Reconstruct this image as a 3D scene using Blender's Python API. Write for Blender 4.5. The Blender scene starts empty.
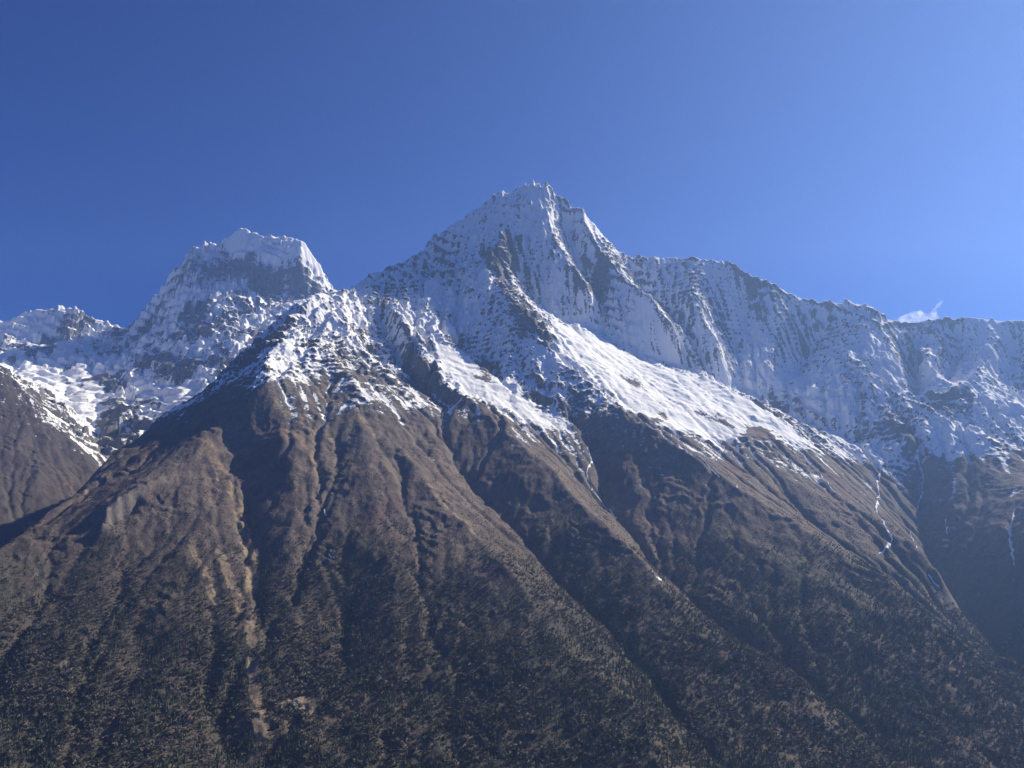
import bpy, math, random
import numpy as np

# ------------------------------------------------------------------ camera, light, exposure
S = bpy.context.scene
COL = S.collection
FPX = 790.0                      # focal length in pixels of a 1024 px wide frame
PITCH = math.radians(10.0)
SUN_AZ = math.radians(59.0)      # clockwise from +Y (straight ahead), so ahead and to the right
SUN_EL = math.radians(37.0)

cam_d = bpy.data.cameras.new('camera')
cam = bpy.data.objects.new('camera', cam_d)
COL.objects.link(cam)
cam_d.sensor_width = 36.0
cam_d.lens = 36.0 * FPX / 1024.0
cam_d.clip_start = 1.0
cam_d.clip_end = 90000.0
cam.location = (0, 0, 0)
cam.rotation_euler = (math.radians(90) + PITCH, 0, 0)
S.camera = cam

world = bpy.data.worlds.new('World')
S.world = world
world.use_nodes = True
wn, wl = world.node_tree.nodes, world.node_tree.links
wn.clear()
sky = wn.new('ShaderNodeTexSky')
sky.sky_type = 'NISHITA'
sky.sun_disc = False
sky.sun_elevation = SUN_EL
sky.sun_rotation = SUN_AZ
sky.altitude = 3900
sky.air_density = 1.0
sky.dust_density = 0.1
sky.ozone_density = 5.0
bg = wn.new('ShaderNodeBackground')
bg.inputs['Strength'].default_value = 0.05
wo = wn.new('ShaderNodeOutputWorld')
hs = wn.new('ShaderNodeHueSaturation')
hs.inputs['Saturation'].default_value = 1.3
hs.inputs['Value'].default_value = 1.0
wl.new(sky.outputs[0], hs.inputs['Color'])
tint = wn.new('ShaderNodeMix'); tint.data_type = 'RGBA'; tint.blend_type = 'MULTIPLY'     # the deep blue of high, dry air
tint.inputs[0].default_value = 1.0
tint.inputs[7].default_value = (0.20, 0.56, 1.05, 1)
wl.new(hs.outputs[0], tint.inputs[6])
wl.new(tint.outputs[2], bg.inputs[0])
wl.new(bg.outputs[0], wo.inputs[0])

sun_d = bpy.data.lights.new('sun', 'SUN')
sun_d.energy = 5.0
sun_d.angle = math.radians(0.5)
sun_d.color = (1.0, 0.91, 0.72)
sun = bpy.data.objects.new('sun', sun_d)
COL.objects.link(sun)
sun.rotation_euler = (math.radians(90) - SUN_EL, 0, -SUN_AZ + math.pi)
sun.location = (3000, 3000, 6000)

S.view_settings.view_transform = 'Standard'
S.view_settings.look = 'None'
S.view_settings.exposure = 0.75
S.view_settings.gamma = 1.0
S.render.engine = 'CYCLES'
S.cycles.max_bounces = 4
S.cycles.diffuse_bounces = 2
S.cycles.volume_bounces = 1
S.cycles.use_denoising = True
S.cycles.denoising_prefilter = 'NONE'

# ------------------------------------------------------------------ numeric helpers
CT, ST = math.cos(PITCH), math.sin(PITCH)


def at(px, py, Y):
    """the point at forward distance Y (metres) seen in the direction of one survey sighting"""
    u, v = (px - 512.0) / FPX, (384.0 - py) / FPX
    t = Y / (CT - v * ST)
    return (t * u, Y, t * (ST + v * CT))


def hash2(ix, iy, seed):
    h = (ix.astype(np.uint32) * np.uint32(374761393) + iy.astype(np.uint32) * np.uint32(668265263)
         + np.uint32((seed * 974711 + 12345) & 0xffffffff))
    h = (h ^ (h >> np.uint32(13))) * np.uint32(1274126177)
    h ^= h >> np.uint32(16)
    return h


_ang = np.arange(64) * (2 * math.pi / 64)
_GX, _GY = np.cos(_ang).astype(np.float32), np.sin(_ang).astype(np.float32)


def noise(x, y, seed=0):
    """gradient noise, about -0.7..0.7"""
    fx, fy = np.floor(x), np.floor(y)
    ix, iy = fx.astype(np.int64), fy.astype(np.int64)
    dx, dy = (x - fx).astype(np.float32), (y - fy).astype(np.float32)
    sx = dx * dx * dx * (dx * (dx * 6 - 15) + 10)
    sy = dy * dy * dy * (dy * (dy * 6 - 15) + 10)

    def g(ax, ay, ex, ey):
        k = hash2(ax, ay, seed) & np.uint32(63)
        return _GX[k] * ex + _GY[k] * ey
    a = g(ix, iy, dx, dy)
    b = g(ix + 1, iy, dx - 1, dy)
    c = g(ix, iy + 1, dx, dy - 1)
    d = g(ix + 1, iy + 1, dx - 1, dy - 1)
    top = a + sx * (b - a)
    return top + sy * (c + sx * (d - c) - top)


def fbm(x, y, octs, seed=0, gain=0.5):
    s, a = 0.0, 1.0
    for o in range(octs):
        s = s + a * noise(x, y, seed + o * 17)
        x, y, a = x * 2.03 + 3.1, y * 2.03 - 1.7, a * gain
    return s


def ridged(x, y, octs, seed=0, gain=0.5):
    """0..1, sharp crests"""
    s, a, w, tot = 0.0, 1.0, 1.0, 0.0
    for o in range(octs):
        n = 1.0 - np.clip(np.abs(noise(x, y, seed + o * 31)) * 1.9, 0, 1)
        n = n * n
        s = s + a * n * w
        w = np.clip(n * 1.6, 0, 1)
        tot += a
        x, y, a = x * 2.07 + 5.3, y * 2.07 + 2.9, a * gain
    return s / tot


def sstep(a, b, x):
    t = np.clip((x - a) / (b - a), 0, 1)
    return t * t * (3 - 2 * t)


# ------------------------------------------------------------------ the lie of the land: crests, ribs and gullies
CREST = [(1250, 330, 5800), (1150, 322, 5900), (1024, 319, 6000), (1005, 319, 6020), (985, 317, 6050), (960, 316, 6050), (935, 318, 6100),
         (920, 320, 6120), (910, 322, 6150), (900, 323, 6150), (885, 316, 6150), (872, 307, 6150), (860, 304, 6180), (830, 302, 6200),
         (800, 300, 6250), (790, 295, 6250), (775, 284, 6250), (757, 278, 6250), (745, 272, 6250), (735, 264, 6250),
         (720, 262, 6250), (705, 260, 6250), (690, 257, 6280), (670, 256, 6300), (650, 259, 6300), (630, 258, 6300), (618, 252, 6300),
         (605, 238, 6300), (590, 220, 6300), (582, 210, 6300), (575, 210, 6300), (560, 197, 6300), (545, 184, 6300),
         (540, 188, 6300), (533, 183, 6300), (525, 186, 6300), (515, 192, 6280), (500, 194, 6260), (490, 200, 6240),
         (470, 212, 6180), (450, 228, 6120), (428, 242, 6050), (420, 254, 6000), (400, 266, 5900), (385, 270, 5800),
         (370, 277, 5700), (350, 288, 5500), (337, 292, 5400), (320, 296, 5300), (300, 300, 5150)]
LEFT_CREST = [(-300, 345, 9300), (-150, 330, 9400), (0, 322, 9500), (20, 315, 9530), (40, 310, 9560), (60, 307, 9600), (75, 308, 9600),
              (90, 318, 9630), (105, 320, 9660), (118, 327, 9700), (125, 331, 9700), (140, 312, 9700), (160, 290, 9700),
              (180, 265, 9700), (197, 247, 9700), (210, 243, 9700), (218, 246, 9700), (230, 237, 9700), (238, 229, 9700),
              (247, 229, 9700), (256, 238, 9700), (265, 239, 9700), (285, 238, 9700), (296, 240, 9700), (303, 244, 9700), (311, 256, 9700), (318, 267, 9700),
              (325, 277, 9700), (333, 288, 9700), (345, 310, 9700), (400, 340, 9700)]
LINES = [
    CREST, LEFT_CREST,
    # rib from the west end of the crest down to the brown shoulder, and the shoulder's own ribs
    [(300, 300, 5150), (289, 318, 4950), (273, 345, 4600), (266, 369, 4200), (266, 383, 4000)],
    [(300, 300, 5150), (275, 320, 5050), (250, 345, 4950), (219, 380, 4750), (195, 393, 4600), (156, 424, 4300), (117, 451, 3850),
     (82, 490, 3500), (51, 510, 3300), (0, 553, 2950), (-120, 640, 2500), (-200, 720, 2250)],
    [(266, 383, 4000), (250, 396, 3950), (235, 415, 3900), (212, 440, 3750), (203, 450, 3680), (180, 465, 3550), (152, 480, 3400), (98, 514, 3120)],
    [(203, 450, 3680), (205, 480, 3480), (195, 540, 3150), (180, 600, 2870), (110, 650, 2650), (130, 700, 2450), (165, 768, 2220)],
    [(205, 480, 3480), (215, 540, 3160), (228, 600, 2890), (243, 640, 2730), (250, 680, 2570)],
    [(135, 512, 3270), (90, 545, 3080), (40, 600, 2780), (0, 660, 2530), (-60, 740, 2280)],
    [(215, 640, 2690), (208, 690, 2500), (230, 740, 2310), (235, 768, 2220)],
    [(232, 440, 3780), (238, 470, 3560), (245, 510, 3310), (258, 550, 3080), (260, 600, 2830), (262, 650, 2600), (262, 700, 2400), (268, 768, 2180)],
    [(266, 383, 4000), (275, 420, 3830), (290, 450, 3650), (292, 500, 3370), (300, 560, 3090), (300, 620, 2830), (305, 690, 2530), (310, 768, 2250)],
    [(335, 320, 5050), (332, 350, 4650), (325, 380, 4270), (330, 420, 3880), (335, 450, 3680), (340, 490, 3420), (350, 540, 3150), (345, 620, 2810), (350, 700, 2470), (355, 768, 2210)],
    [(360, 392, 4180), (360, 430, 3830), (372, 470, 3570), (380, 530, 3230), (398, 600, 2890), (405, 640, 2720), (400, 700, 2490), (395, 768, 2240)],
    [(398, 465, 3660), (412, 530, 3240), (428, 600, 2850), (436, 650, 2630), (450, 710, 2400), (460, 768, 2190)],
    [(345, 372, 4350), (360, 392, 4180), (375, 410, 4050), (391, 436, 3880), (438, 498, 3500), (477, 537, 3260), (516, 575, 3040), (553, 634, 2750),
     (586, 667, 2610), (629, 704, 2450), (672, 764, 2230)],
    [(425, 415, 4150), (470, 480, 3740), (520, 535, 3370), (570, 590, 3050), (620, 640, 2790), (660, 690, 2550), (700, 768, 2210)],
    # second rib and its long brown spur
    [(378, 275, 5750), (375, 285, 5550), (380, 300, 5450), (398, 314, 5280), (418, 353, 4850), (430, 376, 4600), (457, 392, 4400), (496, 424, 4100),
     (524, 444, 3950), (559, 475, 3720), (590, 514, 3480), (629, 549, 3280), (656, 580, 3120), (692, 616, 2960), (750, 657, 2770),
     (797, 687, 2650), (827, 724, 2510), (873, 764, 2370), (930, 830, 2150)],
    # couloir between second and central rib, running down into the stream gully
    [(460, 265, 5850), (450, 300, 5450), (455, 340, 5000), (500, 375, 4650), (560, 415, 4280), (595, 440, 4150), (600, 480, 3930), (605, 510, 3720), (640, 545, 3470),
     (655, 570, 3330), (690, 602, 3130), (740, 640, 2900), (800, 675, 2740), (850, 720, 2540), (900, 768, 2370)],
    # central rib and the long spur that closes the right valley
    [(515, 192, 6280), (505, 235, 5950), (488, 255, 5780), (496, 279, 5550), (524, 314, 5200), (551, 345, 4950), (574, 377, 4700), (613, 408, 4450),
     (641, 422, 4320), (690, 452, 4080), (731, 482, 3900), (767, 507, 3760), (809, 528, 3650), (859, 564, 3450), (888, 574, 3400),
     (916, 603, 3250), (945, 628, 3130), (980, 645, 3050), (1019, 660, 2960), (1100, 715, 2750), (1200, 790, 2500)],
    # foot of the shaded wall, moraine, lip of the snow shelf
    [(520, 285, 5800), (551, 318, 5640), (600, 335, 5680), (640, 360, 5620), (690, 370, 5640), (740, 392, 5660), (790, 418, 5500), (850, 445, 5260), (905, 447, 5080)],
    [(703, 374, 5300), (740, 397, 5150), (774, 416, 5050), (805, 437, 4900)],
    [(641, 422, 4320), (700, 437, 4480), (760, 443, 4600), (810, 450, 4700)],
    [(740, 455, 4350), (765, 480, 4180), (790, 502, 4020), (815, 525, 3860), (850, 552, 3650), (885, 585, 3450), (935, 640, 3150), (1000, 690, 2900)],
    [(805, 437, 4900), (802, 453, 4650), (845, 500, 4250), (888, 521, 4050), (916, 549, 3850), (941, 578, 3720)],
    [(905, 447, 5080), (920, 470, 4950), (921, 510, 4750), (925, 545, 4500), (938, 585, 4200), (965, 625, 3900), (1010, 668, 3550), (1080, 720, 3150)],
    # ribs of the right wall and the face under it, plus an unseen spur added for its shadow
    [(1100, 350, 5700), (1024, 390, 5500), (991, 397, 5350), (950, 420, 5200), (905, 443, 5070)],
    [(383, 335, 5280), (392, 350, 5080), (404, 372, 4850), (425, 392, 4600), (455, 412, 4350)],
    [(1180, 530, 4600), (1125, 492, 4350), (1098, 478, 4120), (1095, 500, 3850), (1110, 565, 3450)],  # spur outside the frame, put in to throw shadow over the right valley
    [(1200, 480, 5000), (1200, 600, 4200), (1200, 700, 3500)],
    [(872, 307, 6150), (882, 335, 5950), (870, 347, 5850), (845, 372, 5650), (813, 393, 5560)],
    [(888, 318, 6150), (890, 340, 5930), (902, 370, 5690), (905, 400, 5430), (893, 428, 5230)],
    [(910, 330, 6030), (935, 375, 5600), (930, 410, 5300)],
    [(985, 317, 6050), (1000, 338, 5880), (985, 365, 5650), (950, 398, 5360)],
    [(930, 319, 6100), (945, 345, 5880), (935, 365, 5700)],
    [(545, 186, 6300), (548, 220, 6120), (560, 250, 5960), (590, 290, 5760)],
    [(582, 211, 6300), (600, 250, 6080), (640, 290, 5830), (680, 330, 5650)],
    [(700, 262, 6230), (690, 300, 5950), (720, 350, 5720)],
    [(800, 301, 6230), (775, 340, 5950), (760, 375, 5720)],
    [(428, 243, 6050), (430, 275, 5760), (415, 300, 5500), (425, 330, 5150)],
    [(826, 325, 6180), (815, 347, 6070), (790, 385, 5830)], [(914, 346, 6060), (918, 372, 5920), (912, 410, 5560)],
    [(960, 341, 6040), (958, 362, 5940), (942, 392, 5640)], [(1010, 341, 5960), (1012, 358, 5860), (1003, 385, 5640)],
    [(568, 236, 6230), (575, 262, 6100), (600, 300, 5900)], [(630, 282, 6190), (652, 302, 6050), (692, 340, 5800)],
    [(748, 303, 6210), (745, 325, 6105), (735, 362, 5850)],
    # the left valley
    [(-120, 300, 6300), (0, 365, 6000), (15, 380, 5950), (35, 400, 5900), (60, 430, 5800), (80, 455, 5700), (100, 478, 5600)],
    [(40, 470, 5300), (20, 550, 4750)],
    [(310, 372, 6350), (255, 402, 6300), (200, 430, 6250), (150, 460, 6050), (100, 482, 5650), (60, 520, 5000), (40, 545, 4700), (-40, 620, 3900), (-150, 720, 3000)],
    # ribs and gullies of the left mountain
    [(197, 247, 9700), (185, 275, 9400), (184, 298, 9150), (197, 318, 8800), (222, 336, 8250), (240, 350, 7800)],
    [(184, 298, 9150), (160, 335, 8900), (150, 365, 8200), (120, 410, 7200)],
    [(75, 308, 9600), (65, 328, 9400), (80, 345, 9200), (60, 372, 8300), (75, 415, 7000)],
    [(118, 327, 9650), (125, 345, 9350), (112, 372, 8300), (95, 425, 6900), (105, 466, 6100)],
    [(0, 322, 9500), (-10, 345, 9200), (20, 380, 7800)],
    [(20, 340, 9250), (60, 345, 9350), (110, 356, 9300), (140, 350, 9250)],
    [(228, 262, 9560), (222, 288, 9250), (250, 325, 8600), (262, 345, 8000)],
    [(240, 285, 9330), (270, 297, 9320), (310, 300, 9350)],
    [(298, 240, 9700), (302, 268, 9500), (312, 300, 9300), (318, 330, 8300)],
]
WORLD_LINES = [
    [(-8000, 0, -3), (8000, 0, -3)], [(-8000, -400, 150), (8000, -400, 150)],
    [(-8000, 1250, -860), (8000, 1250, -860)], [(-8000, 1700, -900), (8000, 1700, -900)],
    [(-9000, 12500, 600), (8000, 12500, 600)],
]
# the unseen far sides of the two crests
for src, dy, dz in ((CREST, 1000, -900), (LEFT_CREST, 1200, -1100)):
    WORLD_LINES.append([(p[0], p[1] + dy, p[2] + dz) for p in (at(*q) for q in src[::4])])

DEEPER = {(135, 512): 40, (215, 640): 70, (232, 440): 80, (335, 320): 35, (398, 465): 45, (425, 415): 85, (460, 265): 150, (740, 455): 110}


def cut(L):
    """gullies bite into the slope, spurs stand out of it"""
    d = DEEPER.get(L[0][:2], 0)
    if L[0][:2] in ((203, 450), (205, 480), (360, 392), (345, 372), (266, 383)) and len(L) > 4:
        d = -40 if L[0][0] == 345 else -10
    n = len(L)
    return [at(px, py, Y + d * min(1.0, i / 2.0)) for i, (px, py, Y) in enumerate(L)]


X0, X1, Y0, Y1 = -8000.0, 8000.0, -400.0, 12600.0
allpts = [cut(L) for L in LINES] + WORLD_LINES


def solve_base(cell=20.0):
    H = None
    for c in (320.0, 160.0, 80.0, 40.0, cell):
        nx, ny = int((X1 - X0) / c) + 1, int((Y1 - Y0) / c) + 1
        tot = np.zeros((ny, nx)); cnt = np.zeros((ny, nx))
        for L in allpts:
            P = np.array(L, float)
            for a, b in zip(P[:-1], P[1:]):
                n = max(2, int(np.hypot(*(b - a)[:2]) / (c * 0.5)) + 1)
                q = a + (b - a) * np.linspace(0, 1, n)[:, None]
                i = np.rint((q[:, 0] - X0) / c).astype(int); j = np.rint((q[:, 1] - Y0) / c).astype(int)
                ok = (i >= 0) & (i < nx) & (j >= 0) & (j < ny)
                np.add.at(tot, (j[ok], i[ok]), q[ok, 2]); np.add.at(cnt, (j[ok], i[ok]), 1)
        fix = cnt > 0
        val = np.where(fix, tot / np.maximum(cnt, 1), 0)
        if H is None:
            H = np.full((ny, nx), 0.0)
        else:
            yy = np.linspace(0, H.shape[0] - 1, ny); xx = np.linspace(0, H.shape[1] - 1, nx)
            j = np.minimum(yy.astype(int), H.shape[0] - 2); i = np.minimum(xx.astype(int), H.shape[1] - 2)
            fy = (yy - j)[:, None]; fx = (xx - i)[None]
            H = ((H[j][:, i] * (1 - fx) + H[j][:, i + 1] * fx) * (1 - fy) + (H[j + 1][:, i] * (1 - fx) + H[j + 1][:, i + 1] * fx) * fy)
        H[fix] = val[fix]
        for it in range(400 if c > 100 else 160):
            P = np.pad(H, 1, mode='edge')
            H = 0.25 * (P[:-2, 1:-1] + P[2:, 1:-1] + P[1:-1, :-2] + P[1:-1, 2:])
            H[fix] = val[fix]
    return H.astype(np.float32), cell


def blur(A, n):
    for _ in range(n):
        P = np.pad(A, 1, mode='edge')
        A = (P[:-2, 1:-1] + P[2:, 1:-1] + P[1:-1, :-2] + P[1:-1, 2:] + 4 * A) / 8
    return A


BASE, CELL = solve_base()
BASE_S = blur(BASE, 6)


def spl(A, x, y):
    """smooth (quadratic B-spline) lookup in a base grid"""
    gx = np.clip((x - X0) / CELL, 1.5, A.shape[1] - 2.5); gy = np.clip((y - Y0) / CELL, 1.5, A.shape[0] - 2.5)
    i = np.rint(gx).astype(np.int64); j = np.rint(gy).astype(np.int64)
    tx = (gx - i).astype(np.float32); ty = (gy - j).astype(np.float32)
    wx = (0.5 * (0.5 - tx) ** 2, 0.75 - tx * tx, 0.5 * (0.5 + tx) ** 2)
    wy = (0.5 * (0.5 - ty) ** 2, 0.75 - ty * ty, 0.5 * (0.5 + ty) ** 2)
    r = 0
    for b in range(3):
        row = 0
        for a in range(3):
            row = row + wx[a] * A[j + b - 1, i + a - 1]
        r = r + wy[b] * row
    return r


GY_, GX_ = np.gradient(BASE_S, CELL)
GN_ = np.maximum(np.hypot(GX_, GY_), 1e-3)
DX_, DY_ = (GX_ / GN_).astype(np.float32), (GY_ / GN_).astype(np.float32)


def near(A, x, y):
    i = np.clip(np.rint((x - X0) / CELL).astype(np.int64), 0, A.shape[1] - 1)
    j = np.clip(np.rint((y - Y0) / CELL).astype(np.int64), 0, A.shape[0] - 1)
    return A[j, i]


def bil(A, x, y):
    gx = np.clip((x - X0) / CELL, 0, A.shape[1] - 1.001); gy = np.clip((y - Y0) / CELL, 0, A.shape[0] - 1.001)
    i = gx.astype(np.int64); j = gy.astype(np.int64)
    tx = (gx - i).astype(np.float32); ty = (gy - j).astype(np.float32)
    return (A[j, i] * (1 - tx) + A[j, i + 1] * tx) * (1 - ty) + (A[j + 1, i] * (1 - tx) + A[j + 1, i + 1] * tx) * ty


def fall_noise(x, y, waves, seeds, half=9, stretch=0.55):
    """noise smeared along the fall line: gullies and flutes. One field per wavelength."""
    out = [noise(x / w, y / w, s) for w, s in zip(waves, seeds)]
    for sg in (-1, 1):
        px, py = [x] * len(waves), [y] * len(waves)
        for k in range(half):
            for m, (w, s) in enumerate(zip(waves, seeds)):
                st = sg * w * stretch
                px[m] = px[m] + bil(DX_, px[m], py[m]) * st
                py[m] = py[m] + bil(DY_, px[m], py[m]) * st
                out[m] = out[m] + noise(px[m] / w, py[m] / w, s) * (1 - (k + 1) / (half + 1))
    return [o / (0.30 * math.sqrt(half * 0.9)) for o in out]     # about unit spread


def snowline(x, y):
    pts = np.array([at(*p) + (0,) for p in ((200, 405, 4650), (270, 383, 4000), (330, 372, 4400), (400, 400, 4250), (560, 430, 4150), (650, 428, 4300), (800, 452, 4650), (920, 458, 5000), (1024, 452, 5200),
                                     (100, 465, 6200), (10, 380, 5900))])
    num = den = 0
    for p in pts:
        w = 1.0 / ((x - p[0]) ** 2 + (y - p[1]) ** 2 + 150.0 ** 2) ** 1.5
        num = num + w * p[2]; den = den + w
    return num / den


def poly_dist(x, y, P):
    """signed distance in plan to a polygon, negative inside"""
    P = np.asarray(P, float)[:, :2]
    d2 = np.full(np.shape(x), 1e18); ins = np.zeros(np.shape(x), bool)
    for a, b in zip(P, np.roll(P, -1, 0)):
        ex, ey = b - a
        t = np.clip(((x - a[0]) * ex + (y - a[1]) * ey) / (ex * ex + ey * ey + 1e-9), 0, 1)
        d2 = np.minimum(d2, (x - a[0] - t * ex) ** 2 + (y - a[1] - t * ey) ** 2)
        c = (a[1] > y) != (b[1] > y)
        ins ^= c & (x < a[0] + (y - a[1]) / (b[1] - a[1] + 1e-12) * ex)
    return np.where(ins, -1, 1) * np.sqrt(d2)


BENCH = [[at(*p) for p in q] for q in (
    [(548, 326, 5450), (600, 340, 5560), (640, 364, 5480), (700, 377, 5330), (770, 415, 5080), (812, 445, 4850), (760, 441, 4620), (700, 433, 4520), (655, 418, 4380), (600, 385, 4700), (565, 352, 5000)],
    [(435, 345, 5000), (465, 345, 5020), (515, 382, 4650), (575, 420, 4250), (530, 410, 4250), (460, 385, 4500), (432, 365, 4800)],
    [(20, 365, 8300), (90, 372, 8300), (122, 398, 7500), (97, 440, 6600), (60, 415, 7000)],
    [(135, 383, 7800), (215, 368, 7300), (190, 397, 6700), (140, 428, 6500)])]
ICE = [at(*p) for p in ((219, 247, 9690), (234, 253, 9610), (262, 250, 9620), (281, 256, 9600), (316, 272, 9600), (330, 285, 9800), (300, 250, 9950), (230, 240, 9950))]


def benches(x, y):
    r = 0
    for P in BENCH:
        r = np.maximum(r, sstep(60, -90, poly_dist(x, y, P)))
    return r


def relief(x, y):
    """the land before running water has worked on it"""
    wx = x + 26 * fbm(x / 260, y / 260, 3, 5); wy = y + 26 * fbm(x / 260 + 40, y / 260 + 9, 3, 6)
    h = spl(BASE, wx, wy)
    gx, gy = bil(GX_, x, y), bil(GY_, x, y)
    slope = np.hypot(gx, gy)
    sl = snowline(x, y)
    hi = sstep(-150, 250, h - sl)                  # 1 in the snow and rock zone
    amp = sstep(0.15, 0.8, slope)
    big = ridged(x / 520 + 7, y / 520, 3, 220, 0.5) - 0.35
    crag = ridged(x / 150, y / 150, 4, 200, 0.55) - 0.4
    far_left = sstep(-1500, -2600, x + 0.25 * (y - 6500)) * sstep(5600, 6600, y)
    amp = amp * (1 - 0.8 * benches(x, y))
    h = h + big * (22 + 20 * hi * amp) + crag * (8 + 26 * hi * amp) * (1 - 0.6 * benches(x, y)) * (1 - 0.75 * far_left)
    h = h + 34 * sstep(14, -14, poly_dist(x, y, ICE) + 22 * noise(x / 75, y / 75, 900) + 7 * noise(x / 25, y / 25, 901)) * (y > 9000)
    return h, hi, amp


EGRIDS = ((-4600.0, 4700.0, 1500.0, 7000.0, 11.0, 12), (-8000.0, -300.0, 5700.0, 10400.0, 13.0, 12))


def erode(H, cell, rounds, K):
    """running water: every cell drains to its steepest neighbour; the more water a cell carries the faster it cuts down"""
    ny, nx = H.shape
    n = ny * nx
    H = H.astype(np.float64).copy()
    idx = np.arange(n).reshape(ny, nx)
    rng = np.random.default_rng(5)
    lean = [rng.uniform(0.45, 1.35, (ny, nx)) for _ in range(8)]      # rough ground: water seldom takes the straightest way
    for r in range(rounds):
        best = np.zeros((ny, nx)); rec = idx.copy()
        P = np.pad(H, 1, mode='edge'); I = np.pad(idx, 1, mode='edge')
        C = P[1:-1, 1:-1]
        for wgt, (dj, di) in zip(lean, ((-1, 0), (1, 0), (0, -1), (0, 1), (-1, -1), (-1, 1), (1, -1), (1, 1))):
            g = wgt * (C - P[1 + dj:ny + 1 + dj, 1 + di:nx + 1 + di]) / math.hypot(dj, di)
            m = g > best
            best[m] = g[m]; rec[m] = I[1 + dj:ny + 1 + dj, 1 + di:nx + 1 + di][m]
        order = np.argsort(-C.ravel(), kind='stable')
        rl, ol = rec.ravel().tolist(), order.tolist()
        acc = [1.0] * n
        for k in ol:
            q = rl[k]
            if q != k:
                acc[q] += acc[k]
        F = (K * np.minimum(np.array(acc), 6000.0) ** 0.5).tolist()
        h = H.ravel().tolist()
        for k in reversed(ol):
            q = rl[k]
            if q != k and h[k] > h[q]:
                f = F[k]
                h[k] = (h[k] + f * h[q]) / (1.0 + f)
        H = np.array(h).reshape(ny, nx)
        H = H * 0.85 + 0.15 * blur(H, 1)
    return H


def make_erosion(EX0, EX1, EY0, EY1, EC, rounds):
    ex = np.arange(EX0, EX1, EC); ey = np.arange(EY0, EY1, EC)
    X, Y = np.meshgrid(ex, ey)
    H0 = np.empty(X.shape)
    for j in range(0, len(ey), 100):
        H0[j:j + 100] = relief(X[j:j + 100].ravel(), Y[j:j + 100].ravel())[0].reshape(-1, len(ex))
    D = erode(H0, EC, rounds, 0.028) - H0
    D = D - blur(D, 220) * 0.6                # the country as a whole keeps its height
    return blur(np.clip(D, -90, 40), 1).astype(np.float32)


EROSION = [make_erosion(*g) for g in EGRIDS]


def spl_e(x, y):
    near_e = (y < 6400) | (x > -900)
    return np.where(near_e, _spl_e(x, y, 0), _spl_e(x, y, 1))


def _spl_e(x, y, g):
    A = EROSION[g]; EX0, _, EY0, _, EC, _ = EGRIDS[g]
    gx = (x - EX0) / EC; gy = (y - EY0) / EC
    edge = np.clip(np.minimum(np.minimum(gx, A.shape[1] - 1 - gx), np.minimum(gy, A.shape[0] - 1 - gy)) / 25.0, 0, 1)
    gx = np.clip(gx, 1.5, A.shape[1] - 2.5); gy = np.clip(gy, 1.5, A.shape[0] - 2.5)
    i = np.rint(gx).astype(np.int64); j = np.rint(gy).astype(np.int64)
    tx = gx - i; ty = gy - j
    wx = (0.5 * (0.5 - tx) ** 2, 0.75 - tx * tx, 0.5 * (0.5 + tx) ** 2)
    wy = (0.5 * (0.5 - ty) ** 2, 0.75 - ty * ty, 0.5 * (0.5 + ty) ** 2)
    r = 0
    for b in range(3):
        for a in range(3):
            r = r + wy[b] * wx[a] * A[j + b - 1, i + a - 1]
    return r * edge


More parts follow.
